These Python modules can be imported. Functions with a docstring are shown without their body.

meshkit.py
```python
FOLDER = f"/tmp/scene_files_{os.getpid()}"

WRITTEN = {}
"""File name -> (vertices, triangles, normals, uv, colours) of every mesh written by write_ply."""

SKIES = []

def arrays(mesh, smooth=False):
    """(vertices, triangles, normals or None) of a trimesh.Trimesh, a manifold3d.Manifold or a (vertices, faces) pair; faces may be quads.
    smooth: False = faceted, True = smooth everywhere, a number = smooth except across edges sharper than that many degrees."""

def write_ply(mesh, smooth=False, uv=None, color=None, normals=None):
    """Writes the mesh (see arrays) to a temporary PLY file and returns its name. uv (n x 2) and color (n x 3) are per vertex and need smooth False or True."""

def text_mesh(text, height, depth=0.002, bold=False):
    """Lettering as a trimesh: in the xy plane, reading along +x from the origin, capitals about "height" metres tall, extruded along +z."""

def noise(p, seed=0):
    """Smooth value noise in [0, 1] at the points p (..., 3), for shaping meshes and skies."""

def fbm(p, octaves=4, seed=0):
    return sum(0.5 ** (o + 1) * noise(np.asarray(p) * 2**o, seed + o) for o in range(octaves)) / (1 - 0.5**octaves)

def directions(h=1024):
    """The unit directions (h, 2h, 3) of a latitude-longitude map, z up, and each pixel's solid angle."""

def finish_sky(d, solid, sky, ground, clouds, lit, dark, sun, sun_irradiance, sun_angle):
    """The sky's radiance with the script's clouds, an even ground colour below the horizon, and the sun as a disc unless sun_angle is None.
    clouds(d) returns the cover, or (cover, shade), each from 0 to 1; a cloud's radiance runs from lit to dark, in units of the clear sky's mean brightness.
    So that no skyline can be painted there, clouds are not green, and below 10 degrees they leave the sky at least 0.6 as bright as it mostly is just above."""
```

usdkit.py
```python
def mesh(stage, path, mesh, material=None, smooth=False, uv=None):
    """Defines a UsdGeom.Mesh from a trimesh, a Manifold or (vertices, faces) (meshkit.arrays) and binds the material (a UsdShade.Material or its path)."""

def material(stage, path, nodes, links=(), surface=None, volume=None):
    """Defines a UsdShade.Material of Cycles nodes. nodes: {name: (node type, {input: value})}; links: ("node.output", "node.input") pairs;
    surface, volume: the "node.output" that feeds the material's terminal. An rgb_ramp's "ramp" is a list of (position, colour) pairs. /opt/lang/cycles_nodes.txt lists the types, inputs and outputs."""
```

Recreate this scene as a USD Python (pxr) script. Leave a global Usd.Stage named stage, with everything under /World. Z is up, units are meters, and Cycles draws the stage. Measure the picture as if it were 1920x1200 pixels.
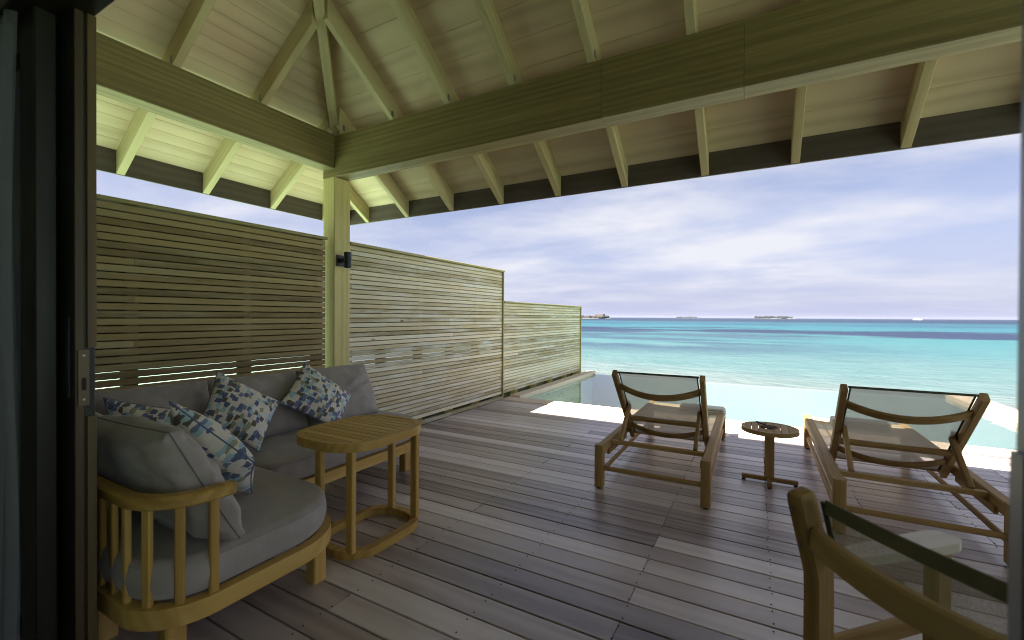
import math, random
import numpy as np, trimesh, usdkit, meshkit
from shapely.geometry import Polygon, Point, box as sbox
from pxr import Usd, UsdGeom, UsdLux, UsdShade, Sdf, Gf, Vt

stage = Usd.Stage.CreateInMemory()
UsdGeom.SetStageUpAxis(stage, 'Z')
W = '/World'
UsdGeom.Xform.Define(stage, W)
rng = np.random.default_rng(7)
mat = lambda name, nodes, links=(), **k: usdkit.material(stage, '/World/Looks/' + name, nodes, links, **k)

# ------------------------------------------------------------------ camera, sky, sun, exposure
YAW, PITCH, ROLL, EYE = math.radians(29.05), math.radians(-.43), math.radians(.33), 1.25
SUN = np.array([-.39, -.62, 1.0]); SUN /= np.linalg.norm(SUN)
EXPOSURE, SKY_STRENGTH, SUN_INTENSITY = 2.45, .05, 1.25
fw = np.array([-math.sin(YAW) * math.cos(PITCH), math.cos(YAW) * math.cos(PITCH), math.sin(PITCH)])
r0 = np.array([math.cos(YAW), math.sin(YAW), 0]); u0 = np.cross(r0, fw)
rt = r0 * math.cos(ROLL) + u0 * math.sin(ROLL); up = -r0 * math.sin(ROLL) + u0 * math.cos(ROLL)
cam = UsdGeom.Camera.Define(stage, W + '/camera')
cam.AddTransformOp().Set(Gf.Matrix4d(*rt, 0, *up, 0, *(-fw), 0, 0, 0, EYE, 1))
cam.CreateHorizontalApertureAttr(36.0); cam.CreateVerticalApertureAttr(22.5)
cam.CreateFocalLengthAttr(36 * 825 / 1920)
cam.CreateFStopAttr(2.8); cam.CreateFocusDistanceAttr(3.8)
cam.CreateClippingRangeAttr(Gf.Vec2f(.02, 60000)); cam.CreateExposureAttr(EXPOSURE)

dome = UsdLux.DomeLight.Define(stage, W + '/sky')
sky = mat('sky', {
    'sky': ('sky_texture', {'sky_type': 'single_scattering', 'sun_disc': False, 'sun_elevation': math.asin(SUN[2]), 'sun_rotation': math.atan2(SUN[0], SUN[1]),
                            'altitude': 0.0, 'air_density': 1.0, 'aerosol_density': .8, 'ozone_density': 2.0}),
    'tc': ('texture_coordinate', {}), 'sep': ('separate_xyz', {}),
    'zz': ('math', {'math_type': 'add', 'value2': .10}), 'zm': ('math', {'math_type': 'maximum', 'value2': .03}),
    'dx': ('math', {'math_type': 'divide'}), 'dy': ('math', {'math_type': 'divide'}), 'cmb': ('combine_xyz', {}),
    'mp': ('mapping', {'scale': (.55, .70, 1), 'location': (2.3, .35, 0), 'rotation': (0, 0, .25)}),
    'n1': ('noise_texture', {'scale': 1.0, 'detail': 10.0, 'roughness': .55, 'distortion': .2}),
    'r1': ('rgb_ramp', {'ramp': [(0, (0, 0, 0)), (.40, (0, 0, 0)), (.50, (.35, .35, .35)), (.62, (.95, .95, .95)), (1, (1, 1, 1))]}),
    'tint': ('mix_color', {'blend_type': 'multiply', 'fac': 1.0, 'b': (1.02, .94, 1.06)}),
    'sat': ('hsv', {'saturation': .8, 'value': .53}),
    'hz': ('map_range', {'from_min': .42, 'from_max': .0, 'to_min': 0, 'to_max': 1, 'clamp': True}), 'hp': ('math', {'math_type': 'power', 'value2': 1.6}),
    'hm': ('mix_color', {'b': (2.0, 2.14, 3.0)}),
    'lo': ('map_range', {'from_min': .0, 'from_max': .10, 'to_min': .15, 'to_max': 1, 'clamp': True}), 'lm': ('math', {'math_type': 'multiply'}),
    'mix': ('mix_color', {'blend_type': 'mix', 'b': (3.2, 3.23, 3.5)}),
    'bg': ('background_shader', {'strength': SKY_STRENGTH})},
    [('tc.generated', 'sep.vector'), ('sep.z', 'zz.value1'), ('zz.value', 'zm.value1'), ('sep.x', 'dx.value1'), ('zm.value', 'dx.value2'),
     ('sep.y', 'dy.value1'), ('zm.value', 'dy.value2'), ('dx.value', 'cmb.x'), ('dy.value', 'cmb.y'), ('cmb.vector', 'mp.vector'), ('mp.vector', 'n1.vector'),
     ('n1.fac', 'r1.fac'), ('sky.color', 'sat.color'), ('sat.color', 'tint.a'), ('tint.result', 'hm.a'), ('sep.z', 'hz.value'), ('hz.result', 'hp.value1'), ('hp.value', 'hm.fac'), ('hm.result', 'mix.a'),
     ('sep.z', 'lo.value'), ('lo.result', 'lm.value1'), ('r1.color', 'lm.value2'), ('lm.value', 'mix.fac'), ('mix.result', 'bg.color')], surface='bg.background')
UsdShade.MaterialBindingAPI.Apply(dome.GetPrim()).Bind(sky)
sun = UsdLux.DistantLight.Define(stage, W + '/sun')
sun.CreateIntensityAttr(SUN_INTENSITY); sun.CreateAngleAttr(.53); sun.CreateNormalizeAttr(True); sun.CreateColorAttr(Gf.Vec3f(1, .95, .86))
zx = np.cross([0, 0, 1.0], SUN); zx /= np.linalg.norm(zx); zy = np.cross(SUN, zx)
sun.AddTransformOp().Set(Gf.Matrix4d(*zx, 0, *zy, 0, *SUN, 0, 0, 0, 20, 1))

# ------------------------------------------------------------------ helpers
used = {}
def numbered(parent, name):
    n = used.get((parent, name), 0); used[(parent, name)] = n + 1
    return name if n == 0 else f'{name}_{n:03d}'
def tag(prim, label=None, cat=None, group=None, kind=None):
    p = prim.GetPrim() if hasattr(prim, 'GetPrim') else prim
    for k, v in (('label', label), ('category', cat), ('group', group), ('kind', kind)):
        if v: p.SetCustomDataByKey(k, v)
    return prim
LOC = {}
def thing(name, label=None, cat=None, loc=(0, 0, 0), group=None, kind=None, rotz=0):
    path = f'{W}/{numbered(W, name)}'
    x = UsdGeom.Xform.Define(stage, path)
    x.AddTranslateOp().Set(Gf.Vec3d(*map(float, loc)))
    if rotz: x.AddRotateZOp().Set(rotz)
    LOC[path] = np.array(loc, float)
    tag(x, label, cat, group, kind)
    return path
def put(parent, name, mesh, material, smooth=False, frame=None, label=None, kind=None, tone=None, local=False):
    """One Mesh prim under parent (its coordinates are the world's unless local). frame = (origin, axis along the grain, axis across, axis through)."""
    path = f'{parent}/{numbered(parent, name)}'
    m = usdkit.mesh(stage, path, mesh, material, smooth)
    v = np.array(m.GetPointsAttr().Get(), float)
    if frame is not None:
        o, A = np.asarray(frame[0], float), np.array(frame[1:], float)
        g = (v - o) @ A.T
        g = g + np.array([rng.uniform(0, 40), rng.uniform(-.12, .12), rng.uniform(-.12, .12)])
        pv = UsdGeom.PrimvarsAPI(m)
        pv.CreatePrimvar('grain', Sdf.ValueTypeNames.Float3Array, 'vertex').Set(Vt.Vec3fArray.FromNumpy(g.astype(np.float32)))
        t = rng.uniform(0, 1) if tone is None else tone
        pv.CreatePrimvar('tone', Sdf.ValueTypeNames.FloatArray, 'vertex').Set(Vt.FloatArray.FromNumpy(np.full(len(v), t, np.float32)))
    if not local and parent in LOC and np.any(LOC[parent]):
        v2 = v - LOC[parent]
        m.GetPointsAttr().Set(Vt.Vec3fArray.FromNumpy(v2.astype(np.float32)))
    if label: tag(m, label)
    if kind: tag(m, kind=kind)
    LOC[path] = LOC.get(parent, np.zeros(3)) if not local else np.zeros(3)
    return path
def single(name, mesh, material, label=None, cat=None, kind=None, group=None, smooth=False, frame=None):
    p = put(W, name, mesh, material, smooth, frame)
    tag(stage.GetPrimAtPath(p), label, cat, group, kind)
    return p
unit = lambda a: np.asarray(a, float) / np.linalg.norm(a)
def hull(pts):
    return trimesh.convex.convex_hull(np.asarray(pts, float))
def bar(p0, p1, w, t, side=None, ch=.003, w1=None):
    """A straight board from p0 to p1: w across (along side), t through; long edges chamfered. Returns (mesh, grain frame)."""
    p0, p1 = np.asarray(p0, float), np.asarray(p1, float)
    a = unit(p1 - p0)
    if side is None: side = np.cross([0, 0, 1.0], a) if abs(a[2]) < .95 else np.array([1.0, 0, 0])
    b = unit(np.asarray(side, float) - a * (a @ np.asarray(side, float))); c = np.cross(a, b)
    pts = []
    for p, ww in ((p0, w), (p1, w1 or w)):
        for sx, sy in ((1, 1), (1, -1), (-1, 1), (-1, -1)):
            pts += [p + b * sx * (ww / 2 - ch) + c * sy * t / 2, p + b * sx * ww / 2 + c * sy * (t / 2 - ch)]
    return hull(pts), ((p0 + p1) / 2, a, b, c)
def blk(x0, x1, y0, y1, z0, z1, ch=.003, grain='x'):
    """An upright box with chamfered edges along its grain axis."""
    c = np.array([(x0 + x1) / 2, (y0 + y1) / 2, (z0 + z1) / 2])
    k = 'xyz'.index(grain); lo, hi = np.array([x0, y0, z0]), np.array([x1, y1, z1])
    p0, p1 = c.copy(), c.copy(); p0[k], p1[k] = lo[k], hi[k]
    j = (k + 1) % 3; s = np.zeros(3); s[j] = 1
    return bar(p0, p1, hi[j] - lo[j], hi[(k + 2) % 3] - lo[(k + 2) % 3], s, ch)
def cuboid(x0, x1, y0, y1, z0, z1):
    m = trimesh.creation.box((x1 - x0, y1 - y0, z1 - z0)); m.apply_translation(((x0 + x1) / 2, (y0 + y1) / 2, (z0 + z1) / 2)); return m
def rpoly(cx, cy, hx, hy, r, n=10):
    """Rounded rectangle outline, counter-clockwise. r: one radius or four (++ , -+, --, +-)."""
    r = [r] * 4 if np.isscalar(r) else r
    out = []
    for q, (sx, sy) in enumerate(((1, 1), (-1, 1), (-1, -1), (1, -1))):
        for k in range(n + 1):
            a = math.pi / 2 * (q + k / n)
            out.append((cx + sx * (hx - r[q]) + r[q] * math.cos(a), cy + sy * (hy - r[q]) + r[q] * math.sin(a)))
    return np.array(out)
def resample(P, n, closed=True):
    P = np.asarray(P, float)
    Q = np.vstack([P, P[:1]]) if closed else P
    d = np.r_[0, np.cumsum(np.linalg.norm(np.diff(Q, axis=0), axis=1))]
    t = np.linspace(0, d[-1], n, endpoint=not closed)
    return np.stack([np.interp(t, d, Q[:, k]) for k in range(Q.shape[1])], 1)
def extr(poly, z0, z1):
    m = trimesh.creation.extrude_polygon(poly, z1 - z0, engine='earcut'); m.apply_translation((0, 0, z0)); return m
def sweep(path, sec, side_hint=(0, 0, 1), closed=False, scale=None):
    """Sweeps the closed 2-D section (k x 2: x across, y along the hint) along path."""
    P = np.asarray(path, float); n, k = len(P), len(sec)
    T = np.roll(P, -1, 0) - np.roll(P, 1, 0) if closed else np.gradient(P, axis=0)
    T /= np.linalg.norm(T, axis=1, keepdims=True)
    H = np.asarray(side_hint, float); H = np.broadcast_to(H, P.shape)
    B = np.cross(T, H); B /= np.linalg.norm(B, axis=1, keepdims=True); N = np.cross(B, T)
    s = np.ones(n) if scale is None else np.asarray(scale)
    V = (P[:, None] + B[:, None] * (sec[None, :, 0:1] * s[:, None, None]) + N[:, None] * (sec[None, :, 1:2] * s[:, None, None])).reshape(-1, 3)
    F = []
    for i in range(n if closed else n - 1):
        a, b = i * k, ((i + 1) % n) * k
        for j in range(k):
            j2 = (j + 1) % k
            F += [(a + j, a + j2, b + j2), (a + j, b + j2, b + j)]
    if not closed:
        for j in range(1, k - 1): F += [(0, j + 1, j), ((n - 1) * k, (n - 1) * k + j, (n - 1) * k + j + 1)]
    m = trimesh.Trimesh(V, np.array(F), process=False)
    if m.is_watertight and m.volume < 0: m.invert()
    elif not m.is_watertight: trimesh.repair.fix_normals(m)
    return m
def csec(w, t, ch=.004):
    a, b = w / 2, t / 2
    return np.array([(a - ch, -b), (a, -b + ch), (a, b - ch), (a - ch, b), (-a + ch, b), (-a, b - ch), (-a, -b + ch), (-a + ch, -b)])
circ = lambda r, k=10: np.array([(r * math.cos(2 * math.pi * j / k), r * math.sin(2 * math.pi * j / k)) for j in range(k)])
def tube(path, r, k=8): return sweep(path, circ(r, k), (0.13, 0.21, .97) if abs(unit(np.asarray(path[-1], float) - np.asarray(path[0], float))[2]) < .9 else (1, .1, 0))
def cat(ms): return trimesh.util.concatenate(ms)
def loft(rings, cap=True):
    n, k = len(rings), len(rings[0]); V = np.vstack(rings); F = []
    for i in range(n - 1):
        for j in range(k):
            j2 = (j + 1) % k; a, b = i * k, (i + 1) * k
            F += [(a + j, a + j2, b + j2), (a + j, b + j2, b + j)]
    V = np.vstack([V, rings[0].mean(0), rings[-1].mean(0)])
    for j in range(k):
        j2 = (j + 1) % k; F += [(n * k, j2, j), (n * k + 1, (n - 1) * k + j, (n - 1) * k + j2)]
    m = trimesh.Trimesh(V, np.array(F), process=False)
    if m.volume < 0: m.invert()
    return m

# ------------------------------------------------------------------ materials
def wood(name, dark, mid, light, rough=.55, ring=14., fibre=1., bump=.25, tone=.35, spec=.35, knots=0., grey=None, ringmix=.3, con=.6, blk_=(1.1, 7, 7), wob=.06, dist=1.6):
    n = {'at': ('attribute', {'attribute': 'grain'}), 'tn': ('attribute', {'attribute': 'tone'}),
         'm1': ('mapping', {'scale': (.55, 5, 5)}), 'w': ('noise_texture', {'scale': 1.0, 'detail': 3.0, 'roughness': .5}),
         'wo': ('vector_math', {'math_type': 'multiply_add', 'vector2': (0, wob, wob)}),
         'wv': ('wave_texture', {'wave_type': 'rings', 'rings_direction': 'x', 'scale': ring, 'distortion': dist, 'detail': 2.0, 'detail_scale': .8}),
         'm2': ('mapping', {'scale': (3.2, 110, 110)}), 'fb': ('noise_texture', {'scale': 1.0, 'detail': 3.0, 'roughness': .6}),
         'm3': ('mapping', {'scale': blk_}), 'bl': ('noise_texture', {'scale': 1.0, 'detail': 4.0, 'roughness': .6}),
         'a': ('mix_float', {'fac': ringmix, 'use_clamp': False}), 'b': ('mix_float', {'fac': .38 * fibre, 'use_clamp': False}),
         'tt': ('math', {'math_type': 'multiply_add', 'value2': tone, 'value3': -tone / 2}), 's': ('math', {'math_type': 'add', 'use_clamp': True}), 'cn': ('math', {'math_type': 'multiply_add', 'value2': con, 'value3': .5 - .5 * con}),
         'rp': ('rgb_ramp', {'ramp': [(0, dark), (.22, dark), (.5, mid), (.78, light), (1, light)]}),
         'bp': ('bump', {'strength': bump, 'distance': .002}),
         'rr': ('map_range', {'from_min': 0, 'from_max': 1, 'to_min': rough + .1, 'to_max': rough - .08}),
         'p': ('principled_bsdf', {'specular_ior_level': spec})}
    l = [('at.vector', 'm1.vector'), ('m1.vector', 'w.vector'), ('w.color', 'wo.vector1'), ('at.vector', 'wo.vector3'), ('wo.vector', 'wv.vector'),
         ('at.vector', 'm2.vector'), ('m2.vector', 'fb.vector'), ('at.vector', 'm3.vector'), ('m3.vector', 'bl.vector'),
         ('bl.fac', 'a.a'), ('wv.fac', 'a.b'), ('a.result', 'b.a'), ('fb.fac', 'b.b'), ('tn.fac', 'tt.value1'), ('tt.value', 's.value1'), ('b.result', 'cn.value1'), ('cn.value', 's.value2'),
         ('s.value', 'rp.fac'), ('b.result', 'bp.height'), ('bp.normal', 'p.normal'), ('fb.fac', 'rr.value'), ('rr.result', 'p.roughness')]
    out = 'rp.color'
    if grey is not None:     # weathered silver patches
        n |= {'m4': ('mapping', {'scale': (1.6, 12, 12)}), 'gn': ('noise_texture', {'scale': 1.0, 'detail': 5.0, 'roughness': .65}),
              'gr': ('rgb_ramp', {'ramp': [(0, (0, 0, 0)), (.45, (0, 0, 0)), (.72, (1, 1, 1)), (1, (1, 1, 1))]}), 'gm': ('mix_color', {'b': grey})}
        l += [('at.vector', 'm4.vector'), ('m4.vector', 'gn.vector'), ('gn.fac', 'gr.fac'), ('gr.color', 'gm.fac'), (out, 'gm.a')]
        out = 'gm.result'
    if knots:
        n |= {'mk': ('mapping', {'scale': (1.3, 4.5, 4.5)}), 'vk': ('voronoi_texture', {'scale': 1.0, 'feature': 'f1', 'randomness': 1.0}),
              'kr': ('rgb_ramp', {'ramp': [(0, (1, 1, 1)), (knots, (1, 1, 1)), (knots * 2.2, (0, 0, 0)), (1, (0, 0, 0))]}),
              'km': ('mix_color', {'b': tuple(.3 * c for c in dark)})}
        l += [('at.vector', 'mk.vector'), ('mk.vector', 'vk.vector'), ('vk.distance', 'kr.fac'), ('kr.color', 'km.fac'), (out, 'km.a')]
        out = 'km.result'
    l.append((out, 'p.base_color'))
    return mat(name, n, l, surface='p.BSDF')
def plain(name, color, rough=.5, metal=0., spec=.5, bump=0., bscale=200., var=.0):
    n = {'p': ('principled_bsdf', {'base_color': color, 'roughness': rough, 'metallic': metal, 'specular_ior_level': spec})}; l = []
    if bump or var:
        n |= {'g': ('geometry', {}), 'n': ('noise_texture', {'scale': bscale, 'detail': 4.0})}
        l += [('g.position', 'n.vector')]
        if bump:
            n['b'] = ('bump', {'strength': bump, 'distance': .003}); l += [('n.fac', 'b.height'), ('b.normal', 'p.normal')]
        if var:
            n['r'] = ('rgb_ramp', {'ramp': [(.25, tuple(c * (1 - var) for c in color)), (.75, tuple(min(1, c * (1 + var)) for c in color))]})
            l += [('n.fac', 'r.fac'), ('r.color', 'p.base_color')]
    return mat(name, n, l, surface='p.BSDF')

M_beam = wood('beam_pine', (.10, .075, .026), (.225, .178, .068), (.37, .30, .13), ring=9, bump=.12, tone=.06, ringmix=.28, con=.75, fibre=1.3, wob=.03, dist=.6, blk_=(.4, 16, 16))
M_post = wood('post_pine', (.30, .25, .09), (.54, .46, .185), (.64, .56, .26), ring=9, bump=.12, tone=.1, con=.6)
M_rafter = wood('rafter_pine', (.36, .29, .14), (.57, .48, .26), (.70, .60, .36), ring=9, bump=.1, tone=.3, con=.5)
M_ceil = wood('ceiling_board', (.54, .42, .26), (.74, .585, .385), (.83, .69, .48), ring=3, bump=.04, tone=.10, fibre=.4, ringmix=.55, con=.5, blk_=(.7, 3, 3), wob=.09)
M_fascia = wood('fascia_wood', (.06, .046, .040), (.12, .092, .078), (.18, .145, .12), ring=6, bump=.15, tone=.15)
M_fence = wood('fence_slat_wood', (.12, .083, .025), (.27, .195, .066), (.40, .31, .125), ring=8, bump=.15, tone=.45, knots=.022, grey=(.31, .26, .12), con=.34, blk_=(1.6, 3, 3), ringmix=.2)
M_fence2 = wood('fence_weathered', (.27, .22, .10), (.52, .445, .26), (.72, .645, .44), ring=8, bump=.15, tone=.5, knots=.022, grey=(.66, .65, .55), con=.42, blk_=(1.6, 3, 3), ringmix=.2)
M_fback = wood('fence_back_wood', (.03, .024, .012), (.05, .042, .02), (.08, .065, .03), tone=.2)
M_cap = wood('fence_cap_wood', (.20, .17, .06), (.36, .32, .13), (.48, .45, .22), ring=9, tone=.2)
M_deck = wood('deck_hardwood', (.14, .10, .085), (.42, .34, .31), (.66, .575, .54), rough=.32, ring=5, fibre=1.1, bump=.2, tone=.5, spec=.9, ringmix=.25, con=.62, blk_=(.9, 6, 6))
M_teak = wood('teak', (.22, .12, .022), (.48, .30, .075), (.60, .41, .14), ring=7, bump=.1, tone=.3, rough=.48, con=.55)
M_lteak = wood('teak_lounger', (.17, .095, .03), (.37, .235, .085), (.52, .36, .16), ring=7, bump=.1, tone=.3, rough=.62, con=.55, spec=.22)
M_armsky = wood('armrest_sky_reflection', (.38, .33, .26), (.62, .56, .47), (.75, .70, .60), ring=7, bump=.1, tone=.1, rough=.4, con=.4)  # pale sky reflection painted into the armrest colour
M_doorshade = wood('door_wood_shaded', (.005, .0045, .002), (.012, .0105, .005), (.020, .018, .009), ring=8, tone=.2, rough=.4)  # door wood with the shade of its unlit side put into the colour
M_edge = wood('door_wood_brown', (.030, .018, .006), (.075, .047, .016), (.12, .08, .03), ring=9, tone=.3, rough=.45)
M_black = plain('black_metal', (.010, .011, .014), .42, .0, .5)
M_void = plain('under_deck', (.012, .010, .010), .9)
M_steel = plain('brushed_bronze', (.115, .085, .055), .5, .7)
M_zinc = plain('galvanised_metal', (.30, .31, .30), .45, .9)
M_alu = plain('grey_metal', (.28, .30, .31), .4, .8)
M_rubber = plain('dark_strap', (.02, .02, .022), .7)
M_strap = plain('olive_strap', (.07, .068, .045), .8)
M_stone = plain('pool_coping_stone', (.62, .50, .36), .6, 0, .3, bump=.2, bscale=60, var=.14)
M_plaster = plain('house_wall_boards', (.30, .26, .17), .8, 0, .2)
M_inner = plain('room_paint', (.55, .53, .48), .8, 0, .2)
M_floor = plain('room_floor', (.25, .21, .17), .45)
M_roof = plain('roof_covering', (.14, .12, .09), .9)
def fabric(name, base, dark=.8, scale=900.):
    return mat(name, {'g': ('geometry', {}), 'n': ('noise_texture', {'scale': 9.0, 'detail': 5.0, 'roughness': .6}), 'f': ('noise_texture', {'scale': scale, 'detail': 2.0}), 'cn': ('noise_texture', {'scale': 14.0, 'detail': 4.0, 'roughness': .5, 'distortion': 1.2}), 'cb': ('bump', {'strength': .14, 'distance': .02}),
                      'r': ('rgb_ramp', {'ramp': [(.3, tuple(c * dark for c in base)), (.7, tuple(c * 1.12 for c in base))]}), 'b': ('bump', {'strength': .35, 'distance': .0015}),
                      'm': ('mix_float', {'fac': .35}), 'p': ('principled_bsdf', {'roughness': .9, 'specular_ior_level': .15, 'sheen_weight': .25, 'sheen_roughness': .5})},
               [('g.position', 'n.vector'), ('g.position', 'f.vector'), ('n.fac', 'm.a'), ('f.fac', 'm.b'), ('m.result', 'r.fac'), ('r.color', 'p.base_color'), ('f.fac', 'b.height'), ('g.position', 'cn.vector'), ('cn.fac', 'cb.height'), ('cb.normal', 'b.normal'), ('b.normal', 'p.normal')], surface='p.BSDF')
M_grey = fabric('grey_canvas', (.31, .275, .24))
M_pipe = fabric('grey_piping', (.16, .15, .14))
M_towel = fabric('cream_towel', (.70, .66, .50), .9)
# brushstroke print of the scatter cushions, in the cushion's own coordinates
M_print = mat('cushion_print', {
    'at': ('attribute', {'attribute': 'grain'}), 'n': ('noise_texture', {'scale': 26.0, 'detail': 2.0}), 'd': ('vector_math', {'math_type': 'multiply_add', 'vector2': (.026, .026, 0)}),
    'n2': ('noise_texture', {'scale': 120.0, 'detail': 2.0}), 'd2': ('vector_math', {'math_type': 'multiply_add', 'vector2': (.011, .011, 0)}),
    'mp': ('mapping', {'scale': (36, 29, 0)}), 'v': ('voronoi_texture', {'dimensions': '2D', 'metric': 'chebychev', 'scale': 1.0, 'randomness': .85}),
    've': ('voronoi_texture', {'dimensions': '2D', 'metric': 'chebychev', 'feature': 'f1', 'scale': 1.0, 'randomness': .85}),
    'sx': ('separate_xyz', {}), 'cr': ('rgb_ramp', {'interpolate': False, 'ramp': [(0, (.10, .125, .215)), (.22, (.33, .47, .49)), (.40, (.12, .11, .075)), (.56, (.62, .58, .49)), (.78, (.30, .31, .18)), (.88, (.16, .19, .28))]}),
    'er': ('rgb_ramp', {'ramp': [(0, (0, 0, 0)), (.44, (0, 0, 0)), (.50, (1, 1, 1)), (1, (1, 1, 1))]}), 'mx': ('mix_color', {'b': (.66, .61, .50)}),
    'f': ('noise_texture', {'scale': 700.0, 'detail': 2.0}), 'b': ('bump', {'strength': .3, 'distance': .001}),
    'p': ('principled_bsdf', {'roughness': .85, 'specular_ior_level': .2, 'sheen_weight': .15})},
    [('at.vector', 'n.vector'), ('n.color', 'd.vector1'), ('at.vector', 'd.vector3'), ('at.vector', 'n2.vector'), ('n2.color', 'd2.vector1'), ('d.vector', 'd2.vector3'), ('d2.vector', 'mp.vector'),
     ('mp.vector', 'v.vector'), ('mp.vector', 've.vector'), ('v.color', 'sx.vector'), ('sx.x', 'cr.fac'), ('ve.distance', 'er.fac'), ('er.color', 'mx.fac'), ('cr.color', 'mx.a'), ('mx.result', 'p.base_color'),
     ('at.vector', 'f.vector'), ('f.fac', 'b.height'), ('b.normal', 'p.normal')], surface='p.BSDF')
def sling(name, color, seen):
    return mat(name, {'g': ('geometry', {}), 'n': ('noise_texture', {'scale': 420.0, 'detail': 1.0}), 'r': ('map_range', {'from_min': .3, 'from_max': .7, 'to_min': max(0, seen - .16), 'to_max': seen + .16, 'clamp': True}),
                      'd': ('diffuse_bsdf', {'color': color}), 'tl': ('translucent_bsdf', {'color': color}), 't': ('transparent_bsdf', {'color': (.93, .93, .92)}), 'm1': ('mix_closure', {'fac': .4}), 'm': ('mix_closure', {})},
               [('g.position', 'n.vector'), ('n.fac', 'r.value'), ('r.result', 'm.fac'), ('d.BSDF', 'm1.closure1'), ('tl.BSDF', 'm1.closure2'), ('m1.closure', 'm.closure1'), ('t.BSDF', 'm.closure2')], surface='m.closure')
M_sling = sling('sling_mesh_back', (.52, .46, .35), .21)
M_seat = sling('sling_mesh_seat', (.74, .62, .38), .03)
M_asling = sling('armchair_sling', (.20, .17, .085), .45)
M_hem = fabric('sling_hem', (.10, .105, .075))
M_hem2 = fabric('armchair_hem', (.17, .155, .09))
M_glass = mat('door_glass', {'t': ('transparent_bsdf', {'color': (.86, .90, .90)}), 'g': ('glossy_bsdf', {'color': (1, 1, 1), 'roughness': .0}), 'f': ('fresnel', {'IOR': 1.5}), 'm': ('mix_closure', {})},
              [('f.fac', 'm.fac'), ('t.BSDF', 'm.closure1'), ('g.BSDF', 'm.closure2')], surface='m.closure')
M_curtain_refl = mat('curtain_reflection', {'d': ('diffuse_bsdf', {'color': (.55, .57, .60)}), 'tl': ('translucent_bsdf', {'color': (.55, .57, .62)}), 't': ('transparent_bsdf', {}), 'm1': ('mix_closure', {'fac': .7}), 'm': ('mix_closure', {'fac': .68})},
                [('d.BSDF', 'm1.closure1'), ('tl.BSDF', 'm1.closure2'), ('m1.closure', 'm.closure1'), ('t.BSDF', 'm.closure2')], surface='m.closure')

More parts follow.
